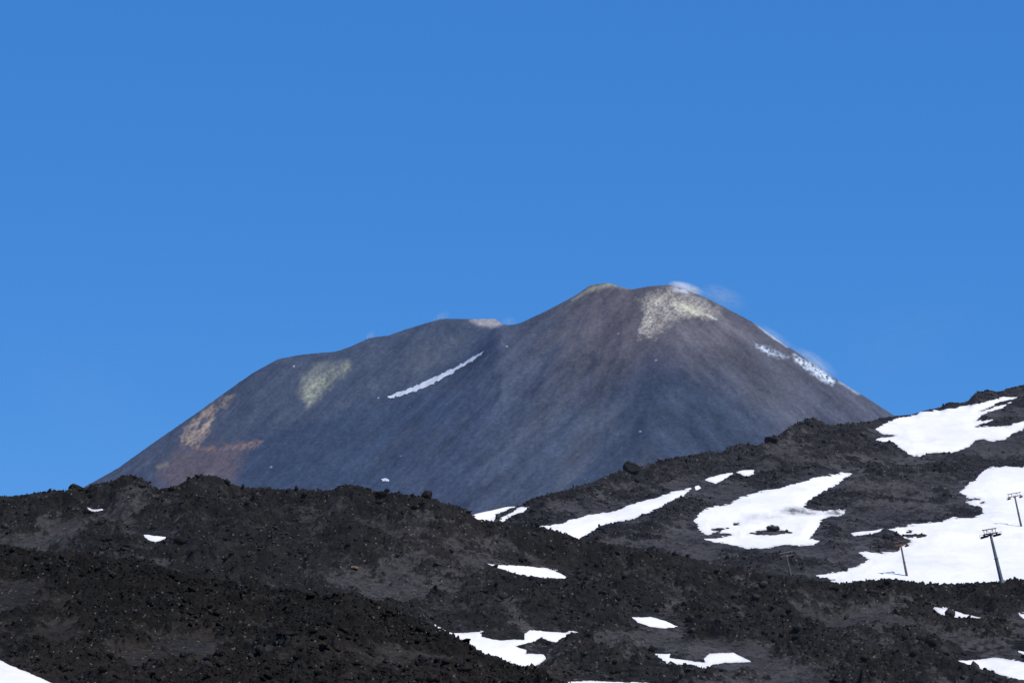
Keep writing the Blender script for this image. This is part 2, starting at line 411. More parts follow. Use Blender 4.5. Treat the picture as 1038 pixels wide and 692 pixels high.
SN_C = [
 dict(P=[(470,524),(481,521),(506,514.5),(527,511),(522,514.5),(505,521.5),(497,532),(470,536)], rag=.25, label='pale snow strip on the low end of the far ridge, the upper of the pair'),
 dict(P=[(507,524),(519,517.5),(528,513.5),(536.5,512.6),(531,517.7),(520,521.5),(512,527),(505,532)], rag=.3, label='narrow snow strip on the low end of the far ridge, the lower of the pair'),
 dict(P=[(530,531),(547,531.2),(559,529.7),(578.4,523.5),(600,517),(624,512.9),(638.6,506),(662.7,499.4),(686.8,492.9),(700,490.5),(694,497.7),(682,503.7),(665,512),(643.4,521.8),(626.5,524.5),(609.7,529.5),(600,536),(588,543.3),(580,550),(540,552)],
      rag=.7, label='long snow ribbon climbing right from behind the middle lava ridge'),
 dict(P=[(704,489),(708,488),(710,490.5),(706,492)], rag=.3, label='snow dot just beyond the upper tip of the long snow ribbon'),
 dict(P=[(714,482.4),(718.9,479.3),(728.5,477.3),(743,475),(739,478.9),(732.4,483.3),(725.6,486.4)], rag=.25, label='small snow patch above the long ribbon, the left one of two neighbours'),
 dict(P=[(746.4,474.5),(755.5,472.2),(765,472),(763.2,475.9),(756.5,479)], rag=.2, label='small snow patch above the dirty snowfield, the right one of two neighbours'),
 dict(P=[(704.5,525.5),(708.3,516.8),(718.9,511),(738.2,508.2),(751.7,500.5),(765,495.6),(788.3,491.8),(809.5,485),(832.6,479.3),(853.8,476),(865,476.6),(855.7,482.2),(844,489.9),(832.6,496.6),(821,504.3),(815.2,511),(823,514.5),(836.4,515.8),(856,515.8),(855.5,519.4),(838.4,522.4),(832.6,526.9),(828.7,533.6),(824.9,540.3),(821,544.6),(830.5,547.2),(824.9,551.4),(797.9,551.4),(772.9,555.4),(753.6,554),(736.2,550),(715,545),(736,542.3),(744,541.2),(726.6,537),(717,539.8),(709.3,536)],
      holes=[[(757,539.4),(770,536.8),(776.7,535.6),(779,532),(783,530.6),(788.3,532.6),(790,535.4),(802.5,538.4),(790,540.4),(775,541)],
             [(722,535.3),(739,532.9),(740.5,534.2),(731,536)], [(744,528.3),(749,527.8),(749,529.6),(744,529.8)]],
      dirt=[(812,517,34,7,1.0),(845,517.5,20,5,1.1),(775,523,30,6,.35)], rag=1.0, label='large oval snowfield with grey dirt streaks and a rock island'),
 dict(P=[(862,539.2),(883,537.2),(895.5,534.6),(893,538.4),(878.8,540.8),(866,543)], rag=.25, label='thin snow sliver lying left of the big lower right snowfield'),
 dict(P=[(887.6,432.7),(900.7,426.6),(908.8,423.4),(927.4,419.4+1.2),(934.7,417.8),(962.2,413.8),(980,410.5),(1007.5,404),(1025.3,400.3),(1035,399.4),(1029.4,402.6),(1015.6,405.8),(1004.3,411.2),(992,416),(1000,414.6),(1010,410.4),(1028,404.8),(1015.6,412),(999.4,417),(988,426),(1007.5,423.4),(1002.7,427.5),(988.5,431.3),(1022,430.1),(1038,423.5),(1090,408),(1110,420),(1038,431),(1025.3,439.6),(1015.6,443.6),(1006,445.3),(996.2,443.4),(989.7,445.5),(981.6,452),(973.5,456),(967,458.4),(946,458.6),(926.6,460.9),(920,459.4),(917,456),(910.5,451.8),(904,447),(894.3,446.6),(884.4,444.6),(891,442.2),(909,440.8),(900.7,438.6),(892.7,437)],
      rag=.75, label='upper snowfield just below the right skyline ridge, with long rock fingers cutting in'),
 dict(P=[(972.8,498.9),(981.8,489.4),(989,485.2),(994.4,477.9),(1000.7,473.5),(1013.3,471.8),(1038,470.5),(1090,466),(1180,470),(1180,620),(860,620),(840,600),(846,589),(825,582.6),(841,580.6),(857.8,578.4),(860,575.6),(871.5,573),(880.5,566.7),(870,559.6),(889.3,560),(908.2,560),(911.4,556.6),(912.4,552.4),(927,550),(918.7,546),(902,535.4),(918.7,533.3),(933.4,529.7),(954.5,528),(965,523.6),(977.6,524.6),(997.5,519.9),(994.4,513.6),(978,508),(993.3,505.2),(981.8,503.4)],
      holes=[[(917,542.4),(930,541.2),(939,541.8),(936,543.6),(920,544.2)], [(993,508.6),(997,507.8),(999,509.4),(994,510.2)], [(918,538.6),(924,538.2),(924,540),(919,540)]],
      rag=1.1, label='largest snowfield, at the lower right, with the lift towers standing in front of it'),
]

# ------------------------------------------------------------------ layer C : right hill
def tri(a, n, lo, hi): return np.concatenate([np.linspace(lo, 0, a, endpoint=False), np.linspace(0, 1, n, endpoint=False), np.linspace(1, hi, 40)])
def rough_c(X, Y, U, V):
    r = sstep(-.22, .18, fbm(X, Y, 44, 6, .68, 21))
    cr = crest(CREST_C, U); r = np.maximum(r, 1.0*sstep(14, 4, V-cr))
    return np.clip(r, 0, 1)
def relief_c(X, Y, r):
    wx = X + fbm(X, Y, 3, 2, .5, 31)*1.3; wy = Y + fbm(X, Y, 3, 2, .5, 32)*1.3
    h = r*(1.5*fbm(X, Y, 9, 5, .58, 33, True) + .8*blocks(wx, wy, 2.4, 34)) + (.05+.9*r*r)*.5*blocks(wy, wx, 1.0, 35) + .12*fbm(X, Y, 1.6, 2, .5, 36)
    big = fbm(X + 8*fbm(X, Y, 25, 2, .5, 131), Y, 34, 3, .5, 133, True)
    h = h + 2.6*big*(.25+.75*r) + sstep(.6, 1, r)*sstep(.1, .6, fbm(X, Y, 20, 3, .5, 135))*2.1*blocks(wx*.8, wy, 4.2, 134)
    sm = sstep(.50, .75, fbm(X, Y, 6, 4, .65, 37)*.5+.5)*(1-r)
    h = h + sm*blocks(wx, wy, 1.9, 38)*.9
    ash = np.clip(1.0 - r*.85 - sm*.8 + .25*fbm(X, Y, 3, 3, .6, 39), 0, 1)
    return h - .6*r, ash
uC = cols(470, 1065, .85, -100, 1800)
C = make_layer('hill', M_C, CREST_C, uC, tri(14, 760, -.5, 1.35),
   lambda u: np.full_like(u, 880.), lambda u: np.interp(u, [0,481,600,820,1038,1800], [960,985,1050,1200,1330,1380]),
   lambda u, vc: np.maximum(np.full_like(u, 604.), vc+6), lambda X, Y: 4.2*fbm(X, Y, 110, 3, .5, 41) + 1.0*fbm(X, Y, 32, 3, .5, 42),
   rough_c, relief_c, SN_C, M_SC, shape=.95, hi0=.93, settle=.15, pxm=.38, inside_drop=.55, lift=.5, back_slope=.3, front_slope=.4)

# ------------------------------------------------------------------ layer B : middle lava ridge
def rough_b(X, Y, U, V):
    n = fbm(X, Y*.7, 36, 6, .70, 51)
    r = sstep(-.25, .10, n)
    cr = crest(CREST_B, U)
    r = np.maximum(r, 1.0*sstep(15, 4, V-cr))
    return np.clip(r, 0, 1)
def relief_b(X, Y, r):
    wx = X + fbm(X, Y, 2.2, 3, .5, 61)*1.1; wy = Y + fbm(X, Y, 2.2, 3, .5, 62)*1.1
    h = r*(1.6*fbm(X, Y, 8, 6, .60, 63, True) + .75*blocks(wx, wy, 2.2, 64) + .34*blocks(wy, wx, .85, 65)) + .05*fbm(X, Y, .9, 2, .5, 66)
    big = fbm(X + 6*fbm(X, Y, 17, 2, .5, 161), Y*1.3, 21, 3, .5, 163, True)
    h = h + 3.0*big*(.30+.70*r) + sstep(.55, 1, r)*sstep(.1, .6, fbm(X, Y, 14, 3, .5, 165))*1.9*blocks(wx*.8, wy, 3.2, 164)
    sm = sstep(.56, .8, fbm(X, Y, 4.5, 4, .65, 67)*.5+.5)*(1-r)
    h = h + sm*blocks(wx, wy, 1.3, 68)*.7
    ash = np.clip(1.0 - r*.95 - sm*.7 + .35*fbm(X, Y, 3, 4, .6, 69), 0, 1)
    return h - .6*r, ash
uB = cols(-25, 1065, .85, -800, 1800)
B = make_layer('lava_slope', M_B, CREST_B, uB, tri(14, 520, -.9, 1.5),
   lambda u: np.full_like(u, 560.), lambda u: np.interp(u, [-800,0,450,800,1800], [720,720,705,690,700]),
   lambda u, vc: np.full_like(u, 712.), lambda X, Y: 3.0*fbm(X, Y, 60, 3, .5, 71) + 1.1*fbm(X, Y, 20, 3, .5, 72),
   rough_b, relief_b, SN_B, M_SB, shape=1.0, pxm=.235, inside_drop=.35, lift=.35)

# ------------------------------------------------------------------ layer A : nearest mound
def rough_a(X, Y, U, V):
    r = sstep(-.30, .06, fbm(X, Y*.7, 15, 6, .70, 81))
    cr = crest(CREST_A, U)
    return np.clip(np.maximum(r, .9*sstep(14, 3, V-cr)), 0, 1)
def relief_a(X, Y, r):
    wx = X + fbm(X, Y, 1, 3, .5, 91)*.5; wy = Y + fbm(X, Y, 1, 3, .5, 92)*.5
    h = r*(.75*fbm(X, Y, 3.6, 6, .60, 93, True) + .38*blocks(wx, wy, 1.1, 94) + .16*blocks(wy, wx, .40, 95)) + .03*fbm(X, Y, .4, 2, .5, 96)
    big = fbm(X + 2.5*fbm(X, Y, 7, 2, .5, 191), Y*1.3, 9, 3, .5, 193, True)
    h = h + 1.25*big*(.30+.70*r) + sstep(.55, 1, r)*sstep(.1, .6, fbm(X, Y, 6, 3, .5, 195))*.65*blocks(wx*.8, wy, 1.6, 194)
    ash = np.clip(1.0 - r*1.0 + .35*fbm(X, Y, 1.5, 4, .6, 99), 0, 1)
    h = h - 2.2*sstep(1, .2, np.hypot((X-side(242, 658)*262)/2.6, (Y-262)/4.0))
    return h - .3*r, ash
uA = cols(-25, 640, .85, -650, 1500)
A = make_layer('lava_mound', M_A, CREST_A, uA, tri(14, 520, -.7, 1.6),
   lambda u: np.interp(u, [-650,450,620,1500], [235,235,225,215]), lambda u: np.interp(u, [-650,0,420,570,700,1500], [305,300,282,258,245,235]),
   lambda u, vc: np.maximum(716, vc+14), lambda X, Y: 1.2*fbm(X, Y, 24, 3, .5, 101) + .5*fbm(X, Y, 9, 3, .5, 102),
   rough_a, relief_a, SN_A, M_SN, shape=1.0, pxm=.1, inside_drop=.2, lift=.25)

scatter('lava_rubble', C, 13000, .40, 2.4, M_C, 2.6, vis=1150)
scatter('lava_rubble', B, 20000, .28, 2.6, M_B, 2.2)
scatter('lava_rubble', A, 19000, .12, 1.25, M_A, 2.2, vis=700)

# ------------------------------------------------------------------ volcano
def px(u, v, Y): return np.array([side(u, v)*Y, Y, Y*tanE(v)])
uV = cols(60, 930, 1.0, -700, 1800)
rowsV = np.concatenate([np.linspace(3300, 4500, 30, endpoint=False), np.linspace(4500, 5750, 520, endpoint=False), np.linspace(5750, 7000, 30)])
vcv = crest(CREST_V, uV)
Kv = side(uV, 400)[:, None]; Yv = np.broadcast_to(rowsV[None, :], (len(uV), len(rowsV))); Xv = Kv*Yv
aR = px(652, 286, 5480); aL = px(440, 318, 5740); aM = px(320, 356, 5700); aN = px(608, 284, 5500)
def cone(a, s, r0, p=2.0):
    dx, dy = (Xv-a[0]), (Yv-a[1]); d = ((dx*dx+400)**(p/2) + np.abs(dy)**p)**(1/p)
    th = np.arctan2(dx, -dy)
    gul = (fbm(th*120+a[0], d*.03, 17, 4, .5, 3)*7 + fbm(th*120, d*.08, 5, 3, .55, 4)*1.5)*np.clip(d/400, 0, 1)
    dd = np.sqrt(d*d + r0*r0) - r0
    z = a[2] - s*dd + gul
    lowr = np.maximum(d-900, 0); z = z + .35*lowr*lowr/(lowr+600)
    return z, th, d
zR, thR, dR = cone(aR, .66, 40, 1.38); zL, thL, dL = cone(aL, .64, 70, 1.7); zM, thM, dM = cone(aM, .68, 50, 1.6); zN, thN, dN = cone(aN, .68, 15)
def smax(a, b, k): h = np.clip(.5+.5*(a-b)/k, 0, 1); return b + (a-b)*h + k*h*(1-h)
Zv = smax(smax(zR, zN, 12), smax(zL, zM, 25), 60)
Zv = Zv + 5*fbm(Xv, Yv, 90, 4, .55, 9)*1.0 + 1.4*fbm(Xv, Yv, 14, 3, .6, 10)
V0v = rowof(Zv, Yv); d = V0v.min(axis=1) - vcv; lo = gauss(d, 50); hi = gauss(d, 2.0) - lo
below = V0v - V0v.min(axis=1)[:, None]                     # rows below the rim
Zv = Zv + (lo/F*5500)[:, None] + (hi/F*5500)[:, None]*sstep(95, 4, below)
Zv = np.maximum(Zv, -60)
Vv = rowof(Zv, Yv); Uv = colof(Xv, Zv, Yv)
isR = sstep(-40, 40, np.maximum(zR, zN) - np.maximum(zL, zM))
nA = fbm(Xv, Yv*1.0, 60, 5, .6, 11); nB = fbm(Uv, Vv, 9, 5, .6, 12); nC = fbm(Uv, Vv, 3.0, 3, .6, 13)
def cmix(c, m, col): return c*(1-m[..., None]) + np.array(col, np.float32)*m[..., None]
def poly_m(P, soft, nz=3.0): return sstep(soft, -soft, poly_sd_local(Uv, Vv, P, 40) + nB*nz)
c = np.zeros(Xv.shape+(3,), np.float32) + np.array([.049,.060,.088], np.float32)  # blue tint in the base colour stands in for distance haze
tx = (Uv-655)
kR = sstep(-25, 25, tx + nB*14 + (Vv-350)*.05)
def diag(sgn, sc, seed, ln=.10):                # streaks that follow the fall line of a face
    q = Uv*.66 + sgn*Vv*.75; r = -sgn*Uv*.75*1 + Vv*.66
    return fbm(q, r*ln, sc, 5, .62, seed)
stR = diag(1, 7, 14)*(1-kR) + diag(-1, 7, 15)*kR; stW = diag(1, 26, 16, .22)*(1-kR) + diag(-1, 26, 17, .22)*kR; stL = diag(1, 8, 18)
st = stR*isR + stL*(1-isR)
# brown tint of the upper and right flank, fading into blue grey below
up = sstep(470, 330, Vv + nA*60)
c = cmix(c, .85*up*isR*sstep(480, 620, Uv + nA*60), (.082,.068,.067))
c = cmix(c, .55*sstep(700, 800, Uv+nA*40-(Vv-330)*.25), (.080,.074,.086))
c = cmix(c, .55*(1-isR)*sstep(.0, .5, nA+.2), (.060,.068,.082))
c = cmix(c, .6*sstep(260, 190, Uv+nA*50)*(1-isR), (.066,.070,.092))
# darker ash fan below the summit, darker flank low on the left
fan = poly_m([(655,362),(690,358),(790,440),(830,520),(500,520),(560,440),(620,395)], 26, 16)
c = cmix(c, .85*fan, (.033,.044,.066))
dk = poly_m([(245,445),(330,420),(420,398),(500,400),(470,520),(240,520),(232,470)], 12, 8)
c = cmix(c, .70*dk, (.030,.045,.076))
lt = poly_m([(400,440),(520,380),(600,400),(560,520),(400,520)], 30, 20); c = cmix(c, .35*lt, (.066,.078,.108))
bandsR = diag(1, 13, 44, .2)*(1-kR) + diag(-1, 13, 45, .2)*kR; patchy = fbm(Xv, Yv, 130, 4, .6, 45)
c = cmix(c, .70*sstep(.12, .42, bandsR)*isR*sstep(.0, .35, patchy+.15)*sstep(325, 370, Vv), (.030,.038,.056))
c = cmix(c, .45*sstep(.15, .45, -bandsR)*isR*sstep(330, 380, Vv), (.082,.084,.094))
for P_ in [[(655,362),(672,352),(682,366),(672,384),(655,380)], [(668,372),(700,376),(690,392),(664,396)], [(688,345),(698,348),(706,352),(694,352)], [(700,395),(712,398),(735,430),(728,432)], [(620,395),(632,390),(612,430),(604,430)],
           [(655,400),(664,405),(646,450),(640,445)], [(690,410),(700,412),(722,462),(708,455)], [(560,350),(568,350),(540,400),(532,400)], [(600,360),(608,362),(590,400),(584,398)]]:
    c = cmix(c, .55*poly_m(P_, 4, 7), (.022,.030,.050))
for P_ in [[(590,420),(640,400),(600,470),(560,480)], [(560,400),(600,380),(560,430),(520,450)], [(740,380),(760,372),(820,430),(800,436)], [(640,470),(660,450),(660,490),(630,500)], [(420,350),(470,340),(450,365),(400,385)]]:
    c = cmix(c, .40*poly_m(P_, 9, 12), (.090,.092,.104))
# rust, sand and sulphur
stn = sstep(-.45, .35, diag(1, 5, 61, .35) + nC*.4); c = cmix(c, .8*poly_m([(178,455),(205,452),(250,452),(243,470),(236,492),(170,500),(160,480)], 9, 10), (.125,.088,.088))
c = cmix(c, .9*stn*poly_m([(184,440),(192,428),(212,412),(224,402),(238,400),(230,410),(218,418),(216,432),(206,444),(200,452),(178,448)], 3, 6), (.36,.25,.17))
c = cmix(c, .75*stn*poly_m([(195,454),(235,452),(254,446),(266,447),(258,454),(240,456),(205,458)], 3, 5), (.29,.165,.11))
c = cmix(c, .7*poly_m([(158,472),(170,468),(170,473),(160,475)], 3, 3), (.23,.19,.13))
c = cmix(c, .9*(.35+.65*stn)*poly_m([(306,400),(309,385),(322,374),(352,368),(354,372),(338,384),(322,402),(312,410)], 8, 6), (.40,.375,.25))
c = cmix(c, .6*poly_m([(304,380),(320,368),(350,366),(340,374),(312,392)], 4, 5), (.13,.135,.13))
c = cmix(c, .7*poly_m([(476,325),(490,319),(505,320),(514,328),(500,332),(485,330)], 2.5, 3), (.38,.33,.31))
c = cmix(c, .75*poly_m([(580,304),(598,291),(617,286),(640,292),(620,290),(602,294)], 3, 3), (.33,.30,.205))
purp = poly_m([(590,300),(645,295),(650,345),(690,355),(740,345),(700,375),(640,370),(600,350)], 16, 10); c = cmix(c, .35*purp, (.098,.074,.084))
sulE = sstep(0,.8,poly_m([(650,306),(668,294),(682,291),(700,298),(716,307),(728,316),(712,320),(690,320),(678,326),(668,336),(656,342),(650,334),(655,320)], 9, 14))
arms = np.maximum(poly_m([(683,291),(676,302),(664,312),(660,330),(660,346),(648,346),(648,330),(654,312),(668,298)], 4, 6), poly_m([(682,300),(700,308),(728,322),(728,328),(705,322),(690,318),(678,308)], 4, 6))
sulE = sulE*(.50 + .50*arms)
sp_ = sstep(-.25, .35, nB + nC*.9)
c = cmix(c, sulE*(.22+.62*sstep(-.3,.35,nB*.5+fbm(Uv, Vv, 2.0, 3, .6, 63)+diag(1,3,62,.4)*.8)), (.60,.52,.39))
c = cmix(c, sulE*sstep(-.05, .3, fbm(Uv, Vv, 4, 4, .65, 17))*.7, (.36,.29,.27))
c = cmix(c, .65*poly_m([(684,305),(700,311),(716,318),(708,320),(695,315),(682,309)], 2.5, 4), (.55,.52,.36))
c = cmix(c, .8*poly_m([(715,318),(727,323),(727,325),(716,320)], 1.2, 1.5), (.62,.58,.42))
c = cmix(c, .5*poly_m([(690,288),(706,300),(730,320),(760,345),(700,325),(680,330),(690,350),(740,352),(715,310),(684,296)], 8, 12), (.17,.15,.15))
c = cmix(c, sstep(.25, .5, nC)*poly_m([(652,300),(690,292),(735,325),(690,345),(655,345)], 8, 8)*.6, (.06,.05,.055))
# steaming, frosted ground on the right rim
c = cmix(c, sstep(-.5, .5, nC+nB*.6)*poly_m([(764,349),(780,352),(799,362),(790,363),(775,357)], 2.6, 3)*.9, (.45,.50,.56))
c = cmix(c, sstep(-.6, .4, nC+nB*.5)*poly_m([(805,360),(822,368),(836,376),(846,386),(843,390),(830,384),(815,372),(806,366)], 2.6, 3)*.95, (.62,.66,.72))
c = cmix(c, .6*poly_m([(764,327),(780,337),(800,352),(797,352),(778,339)], 1.5, 1.5), (.5,.54,.6))
c = cmix(c, .55*poly_m([(850,384),(872,399),(869,400),(850,387)], 1.6, 1.5), (.4,.44,.5))
c = cmix(c, .7*poly_m([(681,292),(694,293),(697,297),(682,295)], 1.6, 2), (.5,.52,.56))
for (a, b, w) in [(391,486,3.5),(649,437,1.6),(298,371,1.8),(514,351,2),(627,338,2.2),(665,365,2.4),(406,462,1.2),(275,473,2),(384,403,1.6)]:
    c = cmix(c, .75*sstep(w*.75, w*.2, np.hypot(Uv-a, (Vv-b)*1.5)+nC*1.5), (.42,.47,.55))
for k in range(130):                       # pale blocks and dark boulders strewn over the flanks
    a, b = RNG.uniform(150, 880), RNG.uniform(330, 510); w = RNG.uniform(.6, 1.3)
    c = cmix(c, .5*sstep(w, w*.3, np.hypot(Uv-a, Vv-b)), (.14,.15,.18) if k % 2 else (.02,.03,.05))
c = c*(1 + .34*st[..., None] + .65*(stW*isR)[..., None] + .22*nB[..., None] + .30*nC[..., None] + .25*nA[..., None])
c = np.clip(c*np.array([.92,.98,1.01]), .008, .9)
mV, nt = newmat('volcano_ash')
at = N(nt, 'ShaderNodeAttribute', attribute_name='Col'); g = nt.nodes.new('ShaderNodeNewGeometry')
n1 = noise(nt, .12, 6, .7, g.outputs['Position']); n2 = noise(nt, .6, 3, .7, g.outputs['Position'])
cc = mixc(nt, ramp(nt, n1.outputs[0], .3, .7), mixc(nt, 1.0, at.outputs['Color'], (.74,.75,.78), 'MULTIPLY'), mixc(nt, 1.0, at.outputs['Color'], (1.26,1.24,1.2), 'MULTIPLY'))
bm_ = nt.nodes.new('ShaderNodeBump'); bm_.inputs['Strength'].default_value = .35; bm_.inputs['Distance'].default_value = 3.0; L(nt, n1.outputs[0], bm_.inputs['Height'])
dd = nt.nodes.new('ShaderNodeBsdfPrincipled'); dd.inputs['Roughness'].default_value = .95; dd.inputs['Specular IOR Level'].default_value = .1
L(nt, cc, dd.inputs['Base Color']); L(nt, bm_.outputs[0], dd.inputs['Normal'])
dd.inputs['Emission Color'].default_value = (.010,.016,.034,1); dd.inputs['Emission Strength'].default_value = 1.0  # constant blue surface glow imitates the airlight before the cone
oo = nt.nodes.new('ShaderNodeOutputMaterial'); L(nt, dd.outputs[0], oo.inputs[0])
nu, ny = Xv.shape; idx = np.arange(nu*ny).reshape(nu, ny)
FqV = np.stack([idx[:-1,:-1], idx[1:,:-1], idx[1:,1:], idx[:-1,1:]], -1).reshape(-1, 4)
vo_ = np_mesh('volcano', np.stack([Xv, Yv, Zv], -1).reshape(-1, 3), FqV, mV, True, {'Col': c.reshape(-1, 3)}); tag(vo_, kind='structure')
# the long snow strip in the gully
visv = np.zeros(Xv.shape, bool); run = np.full(nu, 1e4)
for j in range(ny):
    visv[:, j] = Vv[:, j] < run + 1.0; run = np.minimum(run, Vv[:, j])
for P, rag, lab in [([(391,402.5),(400,399.5),(420,391.5),(440,382.5),(460,373),(475,364),(490,356.5),(488,361),(476,368),(462,376.5),(445,387),(425,396),(400,404),(393,404.5)], 1.7, 'long narrow snow streak running down the gully between the two volcano cones'),
                    ([(386,486),(391,484.5),(396,487),(394,489),(388,488.5)], .5, 'tiny pair of snow flecks low on the dark volcano flank')]:
    ds = poly_sd_local(Uv, Vv, P, 12) + nC*1.3*rag + nB*1.0*rag
    keep = (ds < .0) & (Vv < 500) & visv
    fm = biggest(keep[:-1,:-1] & keep[1:,:-1] & keep[1:,1:] & keep[:-1,1:]); f = FqV[fm]
    if len(f) == 0: print('EMPTY', lab); continue
    used, inv = np.unique(f, return_inverse=True)
    Ps = np.stack([Xv, Yv, Zv + 1.3], -1).reshape(-1, 3)[used]
    so = np_mesh('snow_patch', Ps, inv.reshape(-1, 4), M_SV, True, {'dirt': np.zeros(len(used))})
    tag(so, lab, 'snow patch', 'old snow patches on the volcano')

# ------------------------------------------------------------------ ground sheet to the horizon
gm = lava_mat('plain', (.02,.02,.02), (.045,.044,.044), .5, (0,0,0))
S = 45000
tag(np_mesh('ground', np.array([(-S,-S,-4),(S,-S,-4),(S,S,-4),(-S,S,-4)], float), np.array([[0,1,2,3]]), gm, False, {'ash': np.ones(4)}), kind='structure')

# ------------------------------------------------------------------ single boulders
for (land, u, v, size, lab, m, sd, sk) in [
    (C, 640.5, 478.0, (5.2,4.3,4.3), 'squat dark boulder alone on the far ridge skyline, in front of the volcano', M_C, 3, .15),
    (C, 782, 449, (5.8,4.6,3.3), 'black block bulging from the far ridge skyline, left of its rounded top', M_C, 5, .3),
    (C, 783, 538.0, (3.8,3.2,2.4), 'dark boulder on the rock island inside the oval snowfield', M_C, 8, .2),
    (B, 432, 503.5, (2.4,2.0,2.2), 'upright craggy block on the middle ridge skyline, before the far snow strips', M_B, 11, .15),
    (B, 75, 496.5, (3.0,2.4,1.8), 'low black block on the left skyline, left of the first lava knoll', M_B, 13, .25),
    (B, 418, 501.5, (1.0,.9,1.0), 'small dark block on the middle ridge skyline beside the craggy one', M_B, 17, .2)]:
    p, i, j = spot(land, u, v); boulder(p, size, lab, m, sd, sk)
M_RB = lava_mat('rusty_stone', (.16,.115,.085), (.28,.21,.16), .2, (0,0,0), light=(.4,.3,.25))
p, i, j = spot(B, 358, 576.5, 0, .95); boulder(p, (2.0,1.1,.75), 'pale rusty orange stone lying on grey ash in the middle slope', M_RB, 21, .2, name='rusty_stone')

# ------------------------------------------------------------------ lift towers
M_GREY = metal_mat('galvanised_steel', (.16,.17,.18), (.26,.27,.28), .8, .55, .4)
M_DARKM = metal_mat('dark_sheave_steel', (.030,.031,.035), (.085,.055,.042), 1.3, .6, .3)
M_RUST = metal_mat('rusty_steel', (.17,.085,.045), (.09,.075,.065), 1.6, .8, .1)
M_RUBBER = metal_mat('black_rubber', (.014,.014,.015), (.03,.03,.03), 3, .7, 0)
M_CONC = metal_mat('concrete', (.17,.165,.155), (.26,.25,.235), 2, .95, 0)
M_BROWN = metal_mat('weathered_brown_steel', (.10,.085,.075), (.15,.12,.10), 1.2, .7, .2)
class MB:
    def __init__(s): s.v, s.f = [], []
    def box(s, c, d, rz=0):
        n = len(s.v); x, y, z = [q/2 for q in d]; ca, sa = math.cos(rz), math.sin(rz)
        for a, b, e in [(-x,-y,-z),(x,-y,-z),(x,y,-z),(-x,y,-z),(-x,-y,z),(x,-y,z),(x,y,z),(-x,y,z)]:
            s.v.append((c[0]+a*ca-b*sa, c[1]+a*sa+b*ca, c[2]+e))
        s.f += [tuple(n+i for i in q) for q in [(0,3,2,1),(4,5,6,7),(0,1,5,4),(1,2,6,5),(2,3,7,6),(3,0,4,7)]]; return s
    def tube(s, p, q, r0, r1=None, n=12):
        r1 = r0 if r1 is None else r1; p = np.array(p, float); q = np.array(q, float); a = q-p; a /= np.linalg.norm(a)
        e = np.array([1,0,0]) if abs(a[0]) < .8 else np.array([0,1,0]); b = np.cross(a, e); b /= np.linalg.norm(b); cc_ = np.cross(a, b); k = len(s.v)
        for pt, r in ((p, r0), (q, r1)):
            for i in range(n):
                t = 2*math.pi*i/n; s.v.append(tuple(pt + r*(math.cos(t)*b + math.sin(t)*cc_)))
        for i in range(n): j = (i+1) % n; s.f.append((k+i, k+j, k+n+j, k+n+i))
        s.f.append(tuple(k+i for i in range(n))[::-1]); s.f.append(tuple(k+n+i for i in range(n))); return s
    def build(s, name, mat, parent, bevel=0):
        me = bpy.data.meshes.new(name); me.from_pydata(s.v, [], s.f); me.materials.append(mat); me.update()
        o = bpy.data.objects.new(name, me); COL.objects.link(o); o.parent = parent
        if bevel: b = o.modifiers.new('b', 'BEVEL'); b.width = bevel; b.segments = 2
        return o
